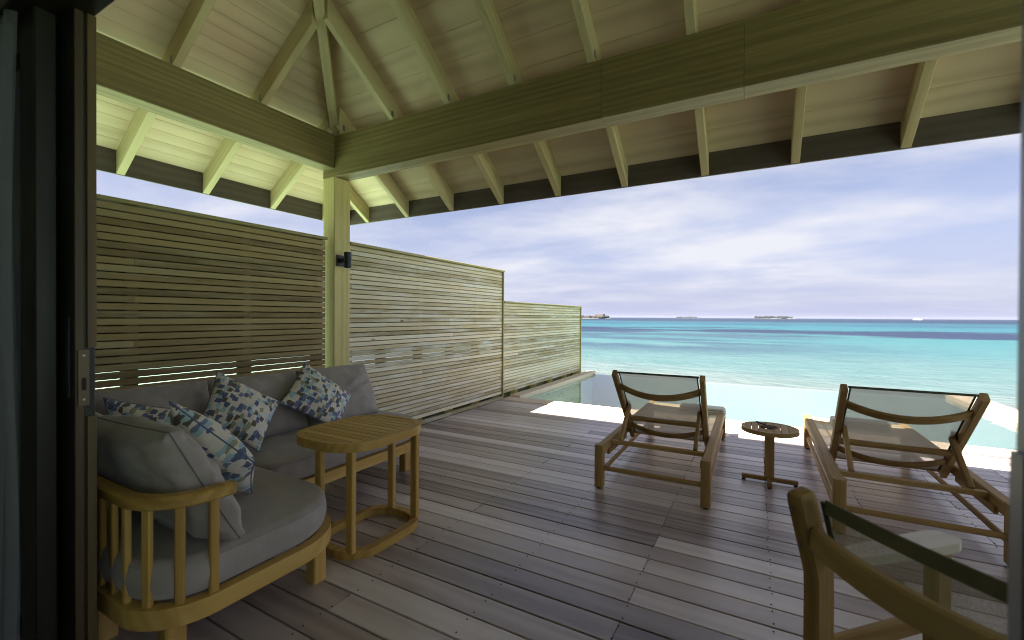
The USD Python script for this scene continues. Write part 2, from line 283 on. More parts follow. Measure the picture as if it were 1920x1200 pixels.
# ------------------------------------------------------------------ sea, islands, boat
SEA = -1.55
def sea_material():
    n = {'g': ('geometry', {}), 's': ('separate_xyz', {}), 'lg': ('math', {'math_type': 'logarithm', 'value2': 10.0}), 'ab': ('math', {'math_type': 'absolute'}), 'mx': ('math', {'math_type': 'maximum', 'value2': 3.0}),
         'm1': ('mapping', {'scale': (.026, .06, 0)}), 'n1': ('noise_texture', {'scale': 1.0, 'detail': 7.0, 'roughness': .62}),
         'a1': ('math', {'math_type': 'multiply_add', 'value2': .50, 'value3': -.25}), 'a2': ('math', {'math_type': 'add'}),
         'mr': ('map_range', {'from_min': .5, 'from_max': 3.5, 'to_min': 0, 'to_max': 1, 'clamp': True})}
    q = lambda y: (math.log10(y) - .5) / 3
    n['rp'] = ('rgb_ramp', {'ramp': [(0, (.44, .66, .46)), (q(14), (.48, .68, .50)), (q(19.5), (0.1716, 0.2028, 0.195)), (q(30), (0.0975, 0.1755, 0.1794)), (q(62), (0.04836, 0.156, 0.1716)), (q(82), (0.0429, 0.1482, 0.1638)), (q(88), (0.01248, 0.02808, 0.0663)),  # first stops: unseen near water, paled to bounce light under the roof
                                     (q(120), (0.00936, 0.02184, 0.0585)), (q(128), (0.0273, 0.1287, 0.156)), (q(190), (0.02184, 0.117, 0.156)), (q(215), (0.01404, 0.0624, 0.1092)), (q(260), (0.02028, 0.1014, 0.1365)), (q(340), (0.01326, 0.07566, 0.117)), (q(430), (0.00546, 0.0234, 0.0585)), (1, (0.00468, 0.0195, 0.0507))]})
    # reef patches near the fence
    n |= {'m2': ('mapping', {'scale': (.034, .085, 0), 'location': (3.7, 1.1, 0)}), 'n2': ('noise_texture', {'scale': 1.0, 'detail': 6.0, 'roughness': .62}),
          'r2': ('rgb_ramp', {'ramp': [(0, (0, 0, 0)), (.43, (0, 0, 0)), (.53, (1, 1, 1)), (1, (1, 1, 1))]}),
          'yb': ('rgb_ramp', {'ramp': [(0, (0, 0, 0)), (q(34), (0, 0, 0)), (q(44), (.95, .95, .95)), (q(80), (.95, .95, .95)), (q(105), (0, 0, 0)), (1, (0, 0, 0))]}),
          'xb': ('map_range', {'from_min': 16.0, 'from_max': -4.0, 'to_min': 0, 'to_max': 1, 'clamp': True}),
          'k1': ('math', {'math_type': 'multiply'}), 'k2': ('math', {'math_type': 'multiply'}), 'mc': ('mix_color', {'b': (.035, .075, .11)})}
    # streaks of lighter and darker water, ripples
    n |= {'m3': ('mapping', {'scale': (.30, 1.2, 0)}), 'n3': ('noise_texture', {'scale': 1.0, 'detail': 6.0, 'roughness': .62}),
          'r3': ('rgb_ramp', {'ramp': [(.25, (.42, .51, .53)), (.5, (.65, .66, .67)), (.8, (.96, .86, .85))]}), 'ml': ('mix_color', {'blend_type': 'multiply', 'fac': 1.0}),
          'm4': ('mapping', {'scale': (1.1, 2.1, 0), 'rotation': (0, 0, .3)}), 'n4': ('noise_texture', {'scale': 1.0, 'detail': 5.0, 'roughness': .55, 'distortion': .6}),
          'b': ('bump', {'strength': .8, 'distance': .4}), 'p': ('principled_bsdf', {'roughness': .30, 'specular_ior_level': .12, 'ior': 1.33})}
    l = [('g.position', 's.vector'), ('s.y', 'ab.value1'), ('ab.value', 'mx.value1'), ('mx.value', 'lg.value1'), ('g.position', 'm1.vector'), ('m1.vector', 'n1.vector'), ('n1.fac', 'a1.value1'), ('a1.value', 'a2.value1'), ('lg.value', 'a2.value2'),
         ('a2.value', 'mr.value'), ('mr.result', 'rp.fac'), ('g.position', 'm2.vector'), ('m2.vector', 'n2.vector'), ('n2.fac', 'r2.fac'), ('lg.value', 'mr2.value'), ('mr2.result', 'yb.fac'),
         ('s.x', 'xb.value'), ('r2.color', 'k1.value1'), ('yb.color', 'k1.value2'), ('k1.value', 'k2.value1'), ('xb.result', 'k2.value2'), ('k2.value', 'mc.fac'), ('rp.color', 'mc.a'),
         ('g.position', 'm3.vector'), ('m3.vector', 'n3.vector'), ('n3.fac', 'r3.fac'), ('mc.result', 'ml.a'), ('r3.color', 'ml.b'), ('ml.result', 'p.base_color'),
         ('g.position', 'm4.vector'), ('m4.vector', 'n4.vector'), ('n4.fac', 'b.height'), ('b.normal', 'p.normal')]
    n['mr2'] = ('map_range', {'from_min': .5, 'from_max': 3.5, 'to_min': 0, 'to_max': 1, 'clamp': True})
    return mat('sea_water', n, l, surface='p.BSDF')
M_sea = sea_material()
single('sea', (np.array([(-9000, -9000, SEA), (9000, -9000, SEA), (9000, 9000, SEA), (-9000, 9000, SEA)]), np.array([(0, 1, 2, 3)])), M_sea,
       label='turquoise lagoon sea with dark reef bands stretching to the horizon', cat='sea', kind='structure')

# ------------------------------------------------------------------ deck
XF, YB = -3.36, 2.715
PITCHD, GAP = .1363, .0075
deck = thing('deck', 'weathered brown and grey hardwood boards of the terrace floor', 'deck', kind='structure')
r_ = random.Random(3)
row = 0
joist_x = [-.48 + .55 * k for k in range(-6, 8)]
screws = []
k0 = int(math.floor((.62 - 1.381) / PITCHD)); k1 = int(math.ceil((5.70 - 1.381) / PITCHD))
special = {}
for k in range(k0, k1):
    y0, y1 = 1.381 + PITCHD * k + GAP / 2, 1.381 + PITCHD * (k + 1) - GAP / 2
    y0, y1 = max(y0, .63), min(y1, 5.715)
    if y1 - y0 < .03: continue
    cuts = [-.48, 2.27] if (k % 2 == 0) else [.62 if k % 4 == 1 else -1.58, 1.72 if k % 4 == 1 else 1.17]
    if k % 4 == 2: cuts = [-.48 if k < 14 else .07, 1.72]
    xs = [-3.34] + sorted(cuts) + [3.12, 6.3]  # last lengths, out of view, added to bounce sunlight under the roof
    for a, b in zip(xs[:-1], xs[1:]):
        dz = r_.uniform(-.0012, .0012)
        m, f = blk(a + .0015, b - .0015, y0, y1, -.026 + dz, dz, .0025, 'x')
        t = r_.random()
        t = .5 + (t - .5) * (1.35 if r_.random() < .4 else .8)
        put(deck, 'deck_board', m, M_deck, frame=f, tone=t)
    for x in joist_x:
        for y in (y0 + .022, y1 - .022):
            jx = x + r_.uniform(-.006, .006)
            c = trimesh.creation.cylinder(.0036, .0016, sections=7); c.apply_translation((jx, y + r_.uniform(-.003, .003), .0016)); screws.append(c)
put(deck, 'screw', cat(screws), M_void, kind='stuff')
put(deck, 'under_shade_sheet', cuboid(-3.4, 6.3, .3, 5.7, -.20, -.045), M_void)  # solid near-black sheet standing in for the shade below the board gaps

# ------------------------------------------------------------------ pool
PX0, PX1, PY0, PY1, WL = -3.18, 2.72, 6.0, 9.45, -.035
def slabs(parent, name, x0, x1, y0, y1, z0, z1, n, axis):
    e = np.linspace(x0 if axis == 'x' else y0, x1 if axis == 'x' else y1, n + 1)
    for a, b in zip(e[:-1], e[1:]):
        q = (a + .001, b - .001, y0, y1) if axis == 'x' else (x0, x1, a + .001, b - .001)
        m, _ = blk(*q, z0, z1, .004, axis); put(parent, name, m, M_stone)
cop = thing('pool_coping', 'sandy stone coping slabs along three sides of the pool', 'coping', (-.2, 7.5, 0), kind='structure')
slabs(cop, 'coping_slab', -3.36, 3.1, 5.722, 6.0, -.05, .006, 11, 'x')
slabs(cop, 'coping_slab', -3.36, PX0, 6.002, 9.66, -.05, .03, 5, 'y')
slabs(cop, 'coping_slab', PX1, 3.1, 6.002, 9.76, -.05, .03, 5, 'y')
M_tile = mat('pool_tile', {'g': ('geometry', {}), 'b': ('brick_texture', {'offset': 0.0, 'scale': 1.0, 'brick_width': .3, 'row_height': .3, 'mortar_size': .004, 'color1': (.25, .29, .285), 'color2': (.265, .305, .295), 'mortar': (.235, .275, .27)}),
                           'm': ('mapping', {'scale': (1, 1, 1)}), 'p': ('principled_bsdf', {'roughness': .3})}, [('g.position', 'b.vector'), ('b.color', 'p.base_color')], surface='p.BSDF')
basin = thing('pool_basin', 'pale green tiled basin of the infinity pool', 'pool', (-.2, 7.7, -1.2), kind='structure')
put(basin, 'pool_floor', cuboid(PX0 - .1, PX1 + .1, PY0 - .1, PY1 + .1, -1.3, -1.12), M_tile)
put(basin, 'pool_wall', cuboid(PX0 - .1, PX0 - .002, PY0 - .1, PY1 + .16, -1.119, -.052), M_tile)
put(basin, 'pool_wall', cuboid(PX1 + .002, PX1 + .1, PY0 - .1, PY1 + .16, -1.119, -.052), M_tile)
put(basin, 'pool_wall', cuboid(PX0, PX1, PY0 - .1, PY0 - .002, -1.119, -.052), M_tile)
put(basin, 'infinity_edge', cuboid(PX0, PX1, PY1, PY1 + .16, -1.119, WL - .004), M_tile)
M_water = mat('pool_water', {'g': ('geometry', {}), 'm1': ('mapping', {'scale': (3.2, 4.5, 1)}), 'n': ('noise_texture', {'scale': 1.0, 'detail': 3.0, 'roughness': .5, 'distortion': .5}),
                             'b': ('bump', {'strength': .16, 'distance': .03}), 't': ('transparent_bsdf', {'color': (.80, .93, .90)}), 'gl': ('glossy_bsdf', {'color': (1, 1, 1), 'roughness': .015}),
                             'f': ('fresnel', {'IOR': 1.45}), 'mx': ('mix_closure', {})},
              [('g.position', 'm1.vector'), ('m1.vector', 'n.vector'), ('n.fac', 'b.height'), ('b.normal', 'gl.normal'), ('b.normal', 'f.normal'), ('f.fac', 'mx.fac'), ('t.BSDF', 'mx.closure1'), ('gl.BSDF', 'mx.closure2')], surface='mx.closure')
single('pool_water', (np.array([(PX0, PY0, WL), (PX1, PY0, WL), (PX1, PY1 + .158, WL), (PX0, PY1 + .158, WL)]), np.array([(0, 1, 2, 3)])), M_water,
       label='clear still water of the infinity pool mirroring the bright sky', cat='water', kind='structure')

# ------------------------------------------------------------------ slat fences
def fence(y0, y1, ztop, zbot, label, material, cap_mat, posts, seed, end_trim=None, plinth=False):
    f = thing('slat_fence', label, 'fence', (XF - .06, (y0 + y1) / 2, zbot), 'slat fences along the left side')
    rr = random.Random(seed)
    p, gap, t, xf = .0463, .0068, .02, XF - .02
    z, i = ztop - .030, 0
    backs = []
    while z - p > zbot + (.05 if plinth else .0):
        cutn = [y0, y1]
        if y1 - y0 > 2 and rr.random() < .5: cutn.insert(1, rr.choice(posts))
        for a, b in zip(cutn[:-1], cutn[1:]):
            dx = rr.uniform(-.0012, .0012)
            m, fr = blk(xf - t + dx, xf + dx, a + .0008, b - .0008, z - p + gap, z, .0025, 'y')
            put(f, 'slat', m, material, frame=fr, tone=rr.random())
        zb = z - .0165
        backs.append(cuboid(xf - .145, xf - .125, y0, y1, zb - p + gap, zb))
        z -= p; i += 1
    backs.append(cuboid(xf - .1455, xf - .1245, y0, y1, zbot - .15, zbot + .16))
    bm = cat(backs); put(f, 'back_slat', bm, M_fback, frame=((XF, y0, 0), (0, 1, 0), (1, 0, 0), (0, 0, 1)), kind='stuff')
    for yp in posts:
        m, fr = blk(xf - .122, xf - .024, yp - .03, yp + .03, zbot - .1, ztop - .028, .003, 'z'); put(f, 'fence_post', m, M_fence, frame=fr)
    m, fr = blk(xf - .155, XF + .012, y0, y1 + (.03 if end_trim is not None else 0), ztop - .024, ztop, .004, 'y'); put(f, 'fence_cap', m, cap_mat, frame=fr)
    m, fr = blk(xf - .15, XF - .001, y0, y1, ztop - .028, ztop - .0242, .0005, 'y')
    if end_trim is not None:
        m, fr = blk(xf - .15, XF + .004, y1 + .001, y1 + .022, zbot - .05, ztop - .026, .002, 'z'); put(f, 'end_trim', m, M_cap, frame=fr)
    if plinth:
        m, fr = blk(xf - .03, XF + .002, y0, y1, zbot, zbot + .042, .004, 'y'); put(f, 'plinth_board', m, material, frame=fr)
    return f
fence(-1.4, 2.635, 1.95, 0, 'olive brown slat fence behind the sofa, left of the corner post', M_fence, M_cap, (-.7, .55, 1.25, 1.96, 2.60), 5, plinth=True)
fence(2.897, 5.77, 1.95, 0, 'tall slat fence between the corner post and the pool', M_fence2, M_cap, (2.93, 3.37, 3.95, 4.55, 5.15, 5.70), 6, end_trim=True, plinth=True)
fence(5.795, 9.16, 1.488, .03, 'lower weathered slat fence standing beside the pool', M_fence2, M_cap, (6.3, 7.0, 7.7, 8.4, 9.05), 8, end_trim=True)

# ------------------------------------------------------------------ post, beams, wall lamp
m, f = blk(-3.515, XF, YB, 2.895, -.1, 2.511, .006, 'z')
single('corner_post', m, M_post, label='square pine post carrying the two roof beams at the corner', cat='post', frame=f)
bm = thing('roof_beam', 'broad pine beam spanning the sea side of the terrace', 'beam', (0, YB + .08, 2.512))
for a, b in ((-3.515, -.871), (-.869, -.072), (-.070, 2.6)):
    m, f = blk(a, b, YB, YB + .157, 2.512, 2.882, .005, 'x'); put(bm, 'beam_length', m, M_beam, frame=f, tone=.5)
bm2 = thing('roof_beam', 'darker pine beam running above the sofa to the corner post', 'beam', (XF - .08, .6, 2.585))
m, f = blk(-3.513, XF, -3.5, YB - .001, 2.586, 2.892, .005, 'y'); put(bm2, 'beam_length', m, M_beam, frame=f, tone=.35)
lamp = thing('wall_lamp', 'small black up and down wall lamp on the corner post', 'lamp', (XF, 2.775, 1.757))
put(lamp, 'backplate', blk(XF, XF + .012, 2.735, 2.815, 1.705, 1.805, .002, 'z')[0], M_black)
put(lamp, 'arm', blk(XF + .012, XF + .075, 2.757, 2.793, 1.735, 1.775, .002, 'x')[0], M_black)
c = trimesh.creation.annulus(.026, .032, .140, sections=28); c.apply_translation((XF + .105, 2.775, 1.757)); put(lamp, 'tube_housing', c, M_black, smooth=40)
c = trimesh.creation.cylinder(.026, .02, sections=24); c.apply_translation((XF + .105, 2.775, 1.757)); put(lamp, 'lamp_core', c, M_black, smooth=40)

# ------------------------------------------------------------------ roof
TT = math.tan(math.radians(35)); CT, ST = math.cos(math.radians(35)), math.sin(math.radians(35))
roof = thing('hip_roof', 'pine boarded hip roof over the terrace seen from below', 'roof', (0, 0, 2.3))
ZR = 2.895                                            # underside of the rafters at the beam's inner face
ZC = ZR + .169                                        # underside of the boards there
RE = 2.62  # right roof end, cut short out of view to let more light in
RY, RX = -.46, -.185                                  # ridge
front = lambda x, y, up=0: np.array([x, y, ZC - (y - YB) * TT]) + up * np.array([0, ST, CT])
left = lambda x, y, up=0: np.array([x, y, ZC + (x - XF) * TT]) + up * np.array([-ST, 0, CT])
hipx = lambda y: XF + (YB - y)                        # the hip's x at y
def plank(A, B, C_, D, nrm, th=.012, ch=.0011):
    """Boards with corners A-B (lower edge) and D-C_ (upper edge) and a small chamfer on the visible face."""
    A, B, C_, D = (np.asarray(p, float) for p in (A, B, C_, D))
    v = unit(D - A - (B - A) * ((D - A) @ (B - A)) / ((B - A) @ (B - A)))
    P = [A + v * ch, B + v * ch, C_ - v * ch, D - v * ch]
    top = [p + nrm * th for p in (A, B, C_, D)]; mid = [p + nrm * ch for p in (A, B, C_, D)]
    a = unit(B - A)
    return hull(P + mid + top), ((A + C_) / 2, a, v, nrm)
PW = .0778
nf, nl = np.array([0, ST, CT]), np.array([-ST, 0, CT])
for i in range(20):
    y0, y1 = 3.560 - 2 * PW * i, 3.560 - 2 * PW * (i + 1)
    m, f = plank(front(hipx(y0) + .002, y0 - .0006), front(RE, y0 - .0006), front(RE, y1 + .0006), front(hipx(y1) + .002, y1 + .0006), nf)
    put(roof, 'ceiling_board', m, M_ceil, frame=f)
for i in range(36):
    x0, x1 = -4.196 + PW * i, -4.196 + PW * (i + 1)
    yy = lambda x: YB - (x - XF)
    m, f = plank(left(x0 + .0006, -3.4), left(x0 + .0006, yy(x0) - .002), left(x1 - .0006, yy(x1) - .002), left(x1 - .0006, -3.4), nl)
    put(roof, 'ceiling_board', m, M_ceil, frame=f)
# covering: four slopes just above the boards
cv = .03
zz = lambda d: ZC + cv + d * TT
V = np.array([(XF - .865, YB + .865, zz(-.865)), (6.5, YB + .865, zz(-.865)), (RE, RY, zz(YB - RY)), (RX, RY, zz(YB - RY)), (XF - .865, -2.3, zz(-.865)), (RE, -2.3, zz(YB - RY) - (RY + 2.3) * TT)])
m = trimesh.Trimesh(np.vstack([V, V + (0, 0, .06)]), np.array([(0, 1, 2), (0, 2, 3), (0, 3, 4), (4, 3, 2), (4, 2, 5), (6, 8, 7), (6, 9, 8), (6, 10, 9), (10, 8, 9), (10, 11, 8), (0, 6, 7), (0, 7, 1), (0, 4, 10), (0, 10, 6), (4, 5, 11), (4, 11, 10)]), process=False)
put(roof, 'roof_covering', m, M_roof)
# rafters
RD, RW = .138, .052
def rafter(a, b, name='rafter', w=RW):
    """a, b: points on the board underside, tail first; the tail is cut plumb."""
    a, b = np.asarray(a, float), np.asarray(b, float)
    d = unit(b - a); side = unit(np.cross(d, [0, 0, 1.0])); n = np.cross(side, d)
    drop = np.array([0, 0, -1.0]) * RD / n[2]
    P = []
    for q, s in ((a, 1), (b, 1)):
        for sg in (1, -1):
            e = side * sg * w / 2
            P += [q + e - n * .0006, q + drop + e - side * sg * .003, q + drop + e + n * .003]
    m = hull(P); put(roof, name, m, M_rafter, frame=((a + b) / 2, d, side, n))
def sy(y): return front(0, y)[2]
xs = [-3.85, -3.262, -2.675, -2.098, -1.522, -.940, -.343, .222, .797, 1.375, 1.95, 2.53]
for x in xs:
    yt = min(YB - (x - XF), 99)                       # hip
    y_hi = max(RY + .05, YB - (x - XF) + .05)
    rafter(front(x, YB + .842), front(x, y_hi))
for y in (3.26, 2.668, 2.062, 1.472, .885, .30, -.29):
    rafter(left(XF - .842, y), left(min(hipx(y) - .05, -1.2), y))
hp = lambda d: np.array([XF + d, YB - d, ZC + d * TT])
rafter(hp(-.83), hp(2.9), 'hip_rafter', .07)
# fascia
m, f = blk(XF - .865, RE, YB + .843, YB + .865, 2.303, 2.50, .003, 'x'); put(roof, 'fascia_board', m, M_fascia, frame=f)
m, f = blk(XF - .865, XF - .843, -4.4, YB + .842, 2.303, 2.50, .003, 'y'); put(roof, 'fascia_board', m, M_fascia, frame=f)
# hurricane ties on the rafters over the left beam
for y in (2.668, 2.062, 1.472, .885):
    c = left(XF - .015, y - RW / 2 - .0015); g = cuboid(c[0] - .015, c[0] + .012, c[1] - .001, c[1] + .001, c[2] - .16, c[2] - .10)
    put(roof, 'rafter_tie', g, M_zinc)
for x in xs[1:6]:
    c = front(x + RW / 2 + .0015, YB - .004); put(roof, 'rafter_tie', cuboid(c[0] - .001, c[0] + .001, c[1] - .014, c[1] + .012, c[2] - .165, c[2] - .12), M_zinc)

# ------------------------------------------------------------------ the room the camera stands in, sliding doors
single('room_wall', cuboid(-3.5, -3.38, -5.3, .44, -.05, 2.6), M_inner, label='side wall of the bedroom left of the sliding doors', cat='wall', kind='structure')
single('room_wall', cuboid(-3.5, -3.38, -5.3, .44, -.05, 2.6), M_inner, label='side wall of the bedroom left of the sliding doors', cat='wall', kind='structure')
single('room_wall', cuboid(-3.38, 3.3, -5.3, -5.18, -.05, 2.6), M_inner, label='rear wall of the bedroom behind the doors', cat='wall', kind='structure')
single('room_ceiling', cuboid(-3.5, 3.3, -5.3, .438, 2.602, 2.66), M_inner, label='flat ceiling of the bedroom', cat='ceiling', kind='structure')
single('room_floor', cuboid(-3.5, 3.3, -8.0, .47, -.12, .0), M_floor, label='brown floor of the bedroom inside the door', cat='floor', kind='structure')
single('door_wall', cuboid(1.3, 2.6, .47, .62, -.05, 2.40), M_plaster, label='house wall right of the sliding doors', cat='wall', kind='structure')
single('gable_wall', cuboid(-3.36, 2.6, .44, .62, 2.402, 4.25), M_plaster, label='house wall above the sliding doors up to the boards', cat='wall', kind='structure')
df = thing('door_frame', 'timber head and floor track of the sliding doors, coloured as in shade', 'door frame', (-1.0, .55, 0))
m, f = blk(-3.36, 1.3, .44, .60, 2.222, 2.40, .004, 'x'); put(df, 'head', m, M_doorshade, frame=f)
m, f = blk(-3.36, 1.3, .47, .62, -.03, .012, .004, 'x'); put(df, 'floor_track', m, M_doorshade, frame=f)
def door(label, x0, x1, y0, y1, sl, sr, edge=False, z1=2.222):
    d = thing('sliding_door', label, 'sliding door', ((x0 + x1) / 2, (y0 + y1) / 2, 0))
    ym = (y0 + y1) / 2
    m, f = blk(x0, x0 + sl, y0, y1, .014, z1, .004, 'z'); put(d, 'stile', m, M_doorshade, frame=f)
    m, f = blk(x1 - sr, x1 - (.0 if not edge else .006), y0, y1, .014, z1, .004, 'z'); put(d, 'stile', m, M_doorshade, frame=f)
    m, f = blk(x0 + sl, x1 - sr, y0 + .004, y1 - .004, .014, .16, .003, 'x'); put(d, 'rail', m, M_doorshade, frame=f)
    m, f = blk(x0 + sl, x1 - sr, y0 + .004, y1 - .004, z1 - .10, z1, .003, 'x'); put(d, 'rail', m, M_doorshade, frame=f)
    put(d, 'glass_pane', cuboid(x0 + sl - .005, x1 - sr + .005, ym - .004, ym + .004, .155, z1 - .095), M_glass)
    return d
dA = door('timber sliding door leaf, coloured as in shade, whose edge shows the bronze lock plate', -3.10, -1.90, .550, .602, .11, .42, edge=True)
# edge of the leaf: two strips with a groove, lock faceplate, recessed pull
m, f = blk(-1.906, -1.900, .550, .5715, .014, 2.222, .001, 'z'); put(dA, 'edge_strip', m, M_edge, frame=f)
for a, b in ((.014, .918), (1.142, 2.222)):
    m, f = blk(-1.906, -1.896, .579, .602, a, b, .001, 'z'); put(dA, 'edge_strip', m, M_edge, frame=f)
pl = put(dA, 'lock_plate', blk(-1.8985, -1.8945, .5555, .583, .955, 1.135, .001, 'z')[0], M_steel)
put(pl, 'latch_hole', cuboid(-1.8946, -1.8943, .5635, .5755, 1.005, 1.045), M_void)
for z in (.975, 1.117):
    c = trimesh.creation.cylinder(.0035, .002, sections=12, transform=trimesh.transformations.rotation_matrix(math.pi / 2, (0, 1, 0))); c.apply_translation((-1.894, .5695, z)); put(pl, 'plate_screw', c, M_zinc, smooth=40)
put(dA, 'pull_handle', blk(-1.965, -1.935, .544, .550, .98, 1.24, .002, 'z')[0], M_black)
dB = door('glazed sliding door leaf at the left picture edge, coloured as in shade', -3.34, -2.00, .485, .537, .11, .14)
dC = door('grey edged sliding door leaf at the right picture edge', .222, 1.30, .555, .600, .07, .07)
h = put(dC, 'door_handle', blk(.2095, .2219, .562, .592, .80, 1.127, .003, 'z')[0], M_alu)
m, f = blk(.2170, .2219, .556, .599, .014, 2.222, .001, 'z'); put(dC, 'edge_strip', m, M_alu, frame=f)
# added see-through sheet standing in for a curtain reflected in the left pane
cx = np.linspace(-3.1, -2.04, 150); cy = .448 + .018 * np.sin(cx * 46) + .012 * np.sin(cx * 93 + 1)
zs = np.linspace(.02, 2.2, 12)
V = np.array([(x, y + .008 * math.sin(z * 3 + x * 9), z) for z in zs for x, y in zip(cx, cy)])
F = np.array([(i * 150 + j, i * 150 + j + 1, (i + 1) * 150 + j + 1, (i + 1) * 150 + j) for i in range(11) for j in range(149)])
single('curtain_reflection', (V, F), M_curtain_refl, label='added see-through sheet for the curtain reflection in the left door glass', cat='curtain', smooth=True)

# ------------------------------------------------------------------ sofa
sofa = thing('corner_sofa', 'teak slatted corner sofa with grey seat cushions by the fence', 'sofa', (-2.6, 1.6, 0))
chaise = Polygon(rpoly(-2.425, 1.06, .775, .415, [.30, .05, .05, .21]))
main = Polygon(rpoly(-2.765, 1.77, .435, 1.12, [.34, .05, .05, .05]))
outl = chaise.union(main)
ring = outl.difference(outl.buffer(-.042))
put(sofa, 'base_frame', extr(ring.simplify(.001), .205, .272), M_teak, smooth=25, frame=((-2, 1, .24), (0, 1, 0), (1, 0, 0), (0, 0, 1)))
for x in np.arange(-3.1, -1.8, .12):
    y1 = 1.43 if x > -2.38 else 2.8
    m, f = blk(x, x + .07, .72, y1, .235, .262, .003, 'y'); put(sofa, 'seat_slat', m, M_teak, frame=f)
for x, y in ((-1.80, .775), (-1.81, 1.365), (-2.49, 2.70), (-3.1, 2.75), (-3.1, .75), (-2.20, .72)):
    m, f = blk(x - .033, x + .033, y - .033, y + .033, 0, .21, .006, 'z'); put(sofa, 'leg', m, M_teak, frame=f)
# arm rail round the near end
arm = np.array([(-3.2, .672)] + [(-1.862 + .19 * math.cos(a), .860 + .19 * math.sin(a)) for a in np.linspace(-math.pi / 2, -.05, 12)] + [(-1.672, .91)])
arm = np.vstack([resample(arm[:2], 8, False)[:-1], arm[1:]])
put(sofa, 'arm_rail', sweep(np.c_[arm, np.full(len(arm), .622)], csec(.052, .044, .008), (0, 0, 1)), M_teak, smooth=35, frame=((-2, .7, .62), (1, 0, 0), (0, 1, 0), (0, 0, 1)))
sp = resample(arm, 400, False); dl = np.r_[0, np.cumsum(np.linalg.norm(np.diff(sp, axis=0), axis=1))]
for k in range(14):
    s = dl[-1] - .065 - .098 * k
    i = int(np.searchsorted(dl, s)); t = unit(sp[min(i + 3, 399)] - sp[i - 3]); p = sp[i]
    m, f = bar((p[0], p[1], .27), (p[0], p[1], .605), .030, .020, (t[0], t[1], 0), .004); put(sofa, 'spindle', m, M_teak, frame=f)
m, f = blk(-3.225, -3.175, .68, 2.91, .555, .60, .006, 'y'); put(sofa, 'back_rail', m, M_teak, frame=f)
for y in np.arange(.85, 2.9, .2):
    m, f = blk(-3.21, -3.19, y, y + .03, .27, .556, .003, 'z'); put(sofa, 'spindle', m, M_teak, frame=f)
def seat_cushion(outline, z0, z1, r=.035, crown=.018, n=120, seed=0):
    P = resample(outline, n); c = P.mean(0)
    T = np.roll(P, -1, 0) - np.roll(P, 1, 0); N = np.stack([T[:, 1], -T[:, 0]], 1); N /= np.linalg.norm(N, axis=1, keepdims=True)
    rings = []
    def ringat(inset, s, z, wob=0):
        Q = c + (P - N * inset - c) * s
        zz_ = np.full(n, z) + wob * (meshkit.noise(np.c_[Q * 7, np.full(n, z * 3)], seed) - .5)
        return np.c_[Q, zz_]
    for a in np.linspace(0, math.pi / 2, 5): rings.append(ringat(r * (1 - math.sin(a)), 1, z0 + r * (1 - math.cos(a))))
    for tt in (.3, .5, .7): 
        rings.append(ringat(-.006 * math.sin(tt * math.pi), 1, z0 + r + (z1 - z0 - 2 * r) * tt))
    for a in np.linspace(0, math.pi / 2, 6): rings.append(ringat(r * (1 - math.cos(a)), 1, z1 - r + r * math.sin(a), .003))
    for s in (.93, .84, .7, .5, .25): rings.append(ringat(r, s, z1 + crown * (1 - s ** 2.2), .010))
    return loft(rings)
cs = put(sofa, 'seat_cushion', seat_cushion(rpoly(-2.425, 1.06, .755, .395, [.29, .04, .04, .2]), .276, .418, seed=1), M_grey, smooth=True)
ms = put(sofa, 'seat_cushion', seat_cushion(rpoly(-2.760, 2.16, .42, .695, [.33, .04, .04, .04]), .276, .416, seed=2), M_grey, smooth=True)
def seam(outline, z, inset=.004, r=.0025):
    P = resample(outline, 140); return sweep(np.c_[P, np.full(140, z)], circ(r, 6), (0, 0, 1), closed=True)
put(cs, 'piping', seam(rpoly(-2.425, 1.06, .7525, .3925, [.29, .04, .04, .2]), .395), M_grey, smooth=True)
put(ms, 'piping', seam(rpoly(-2.760, 2.16, .4175, .6925, [.33, .04, .04, .04]), .393), M_grey, smooth=True)

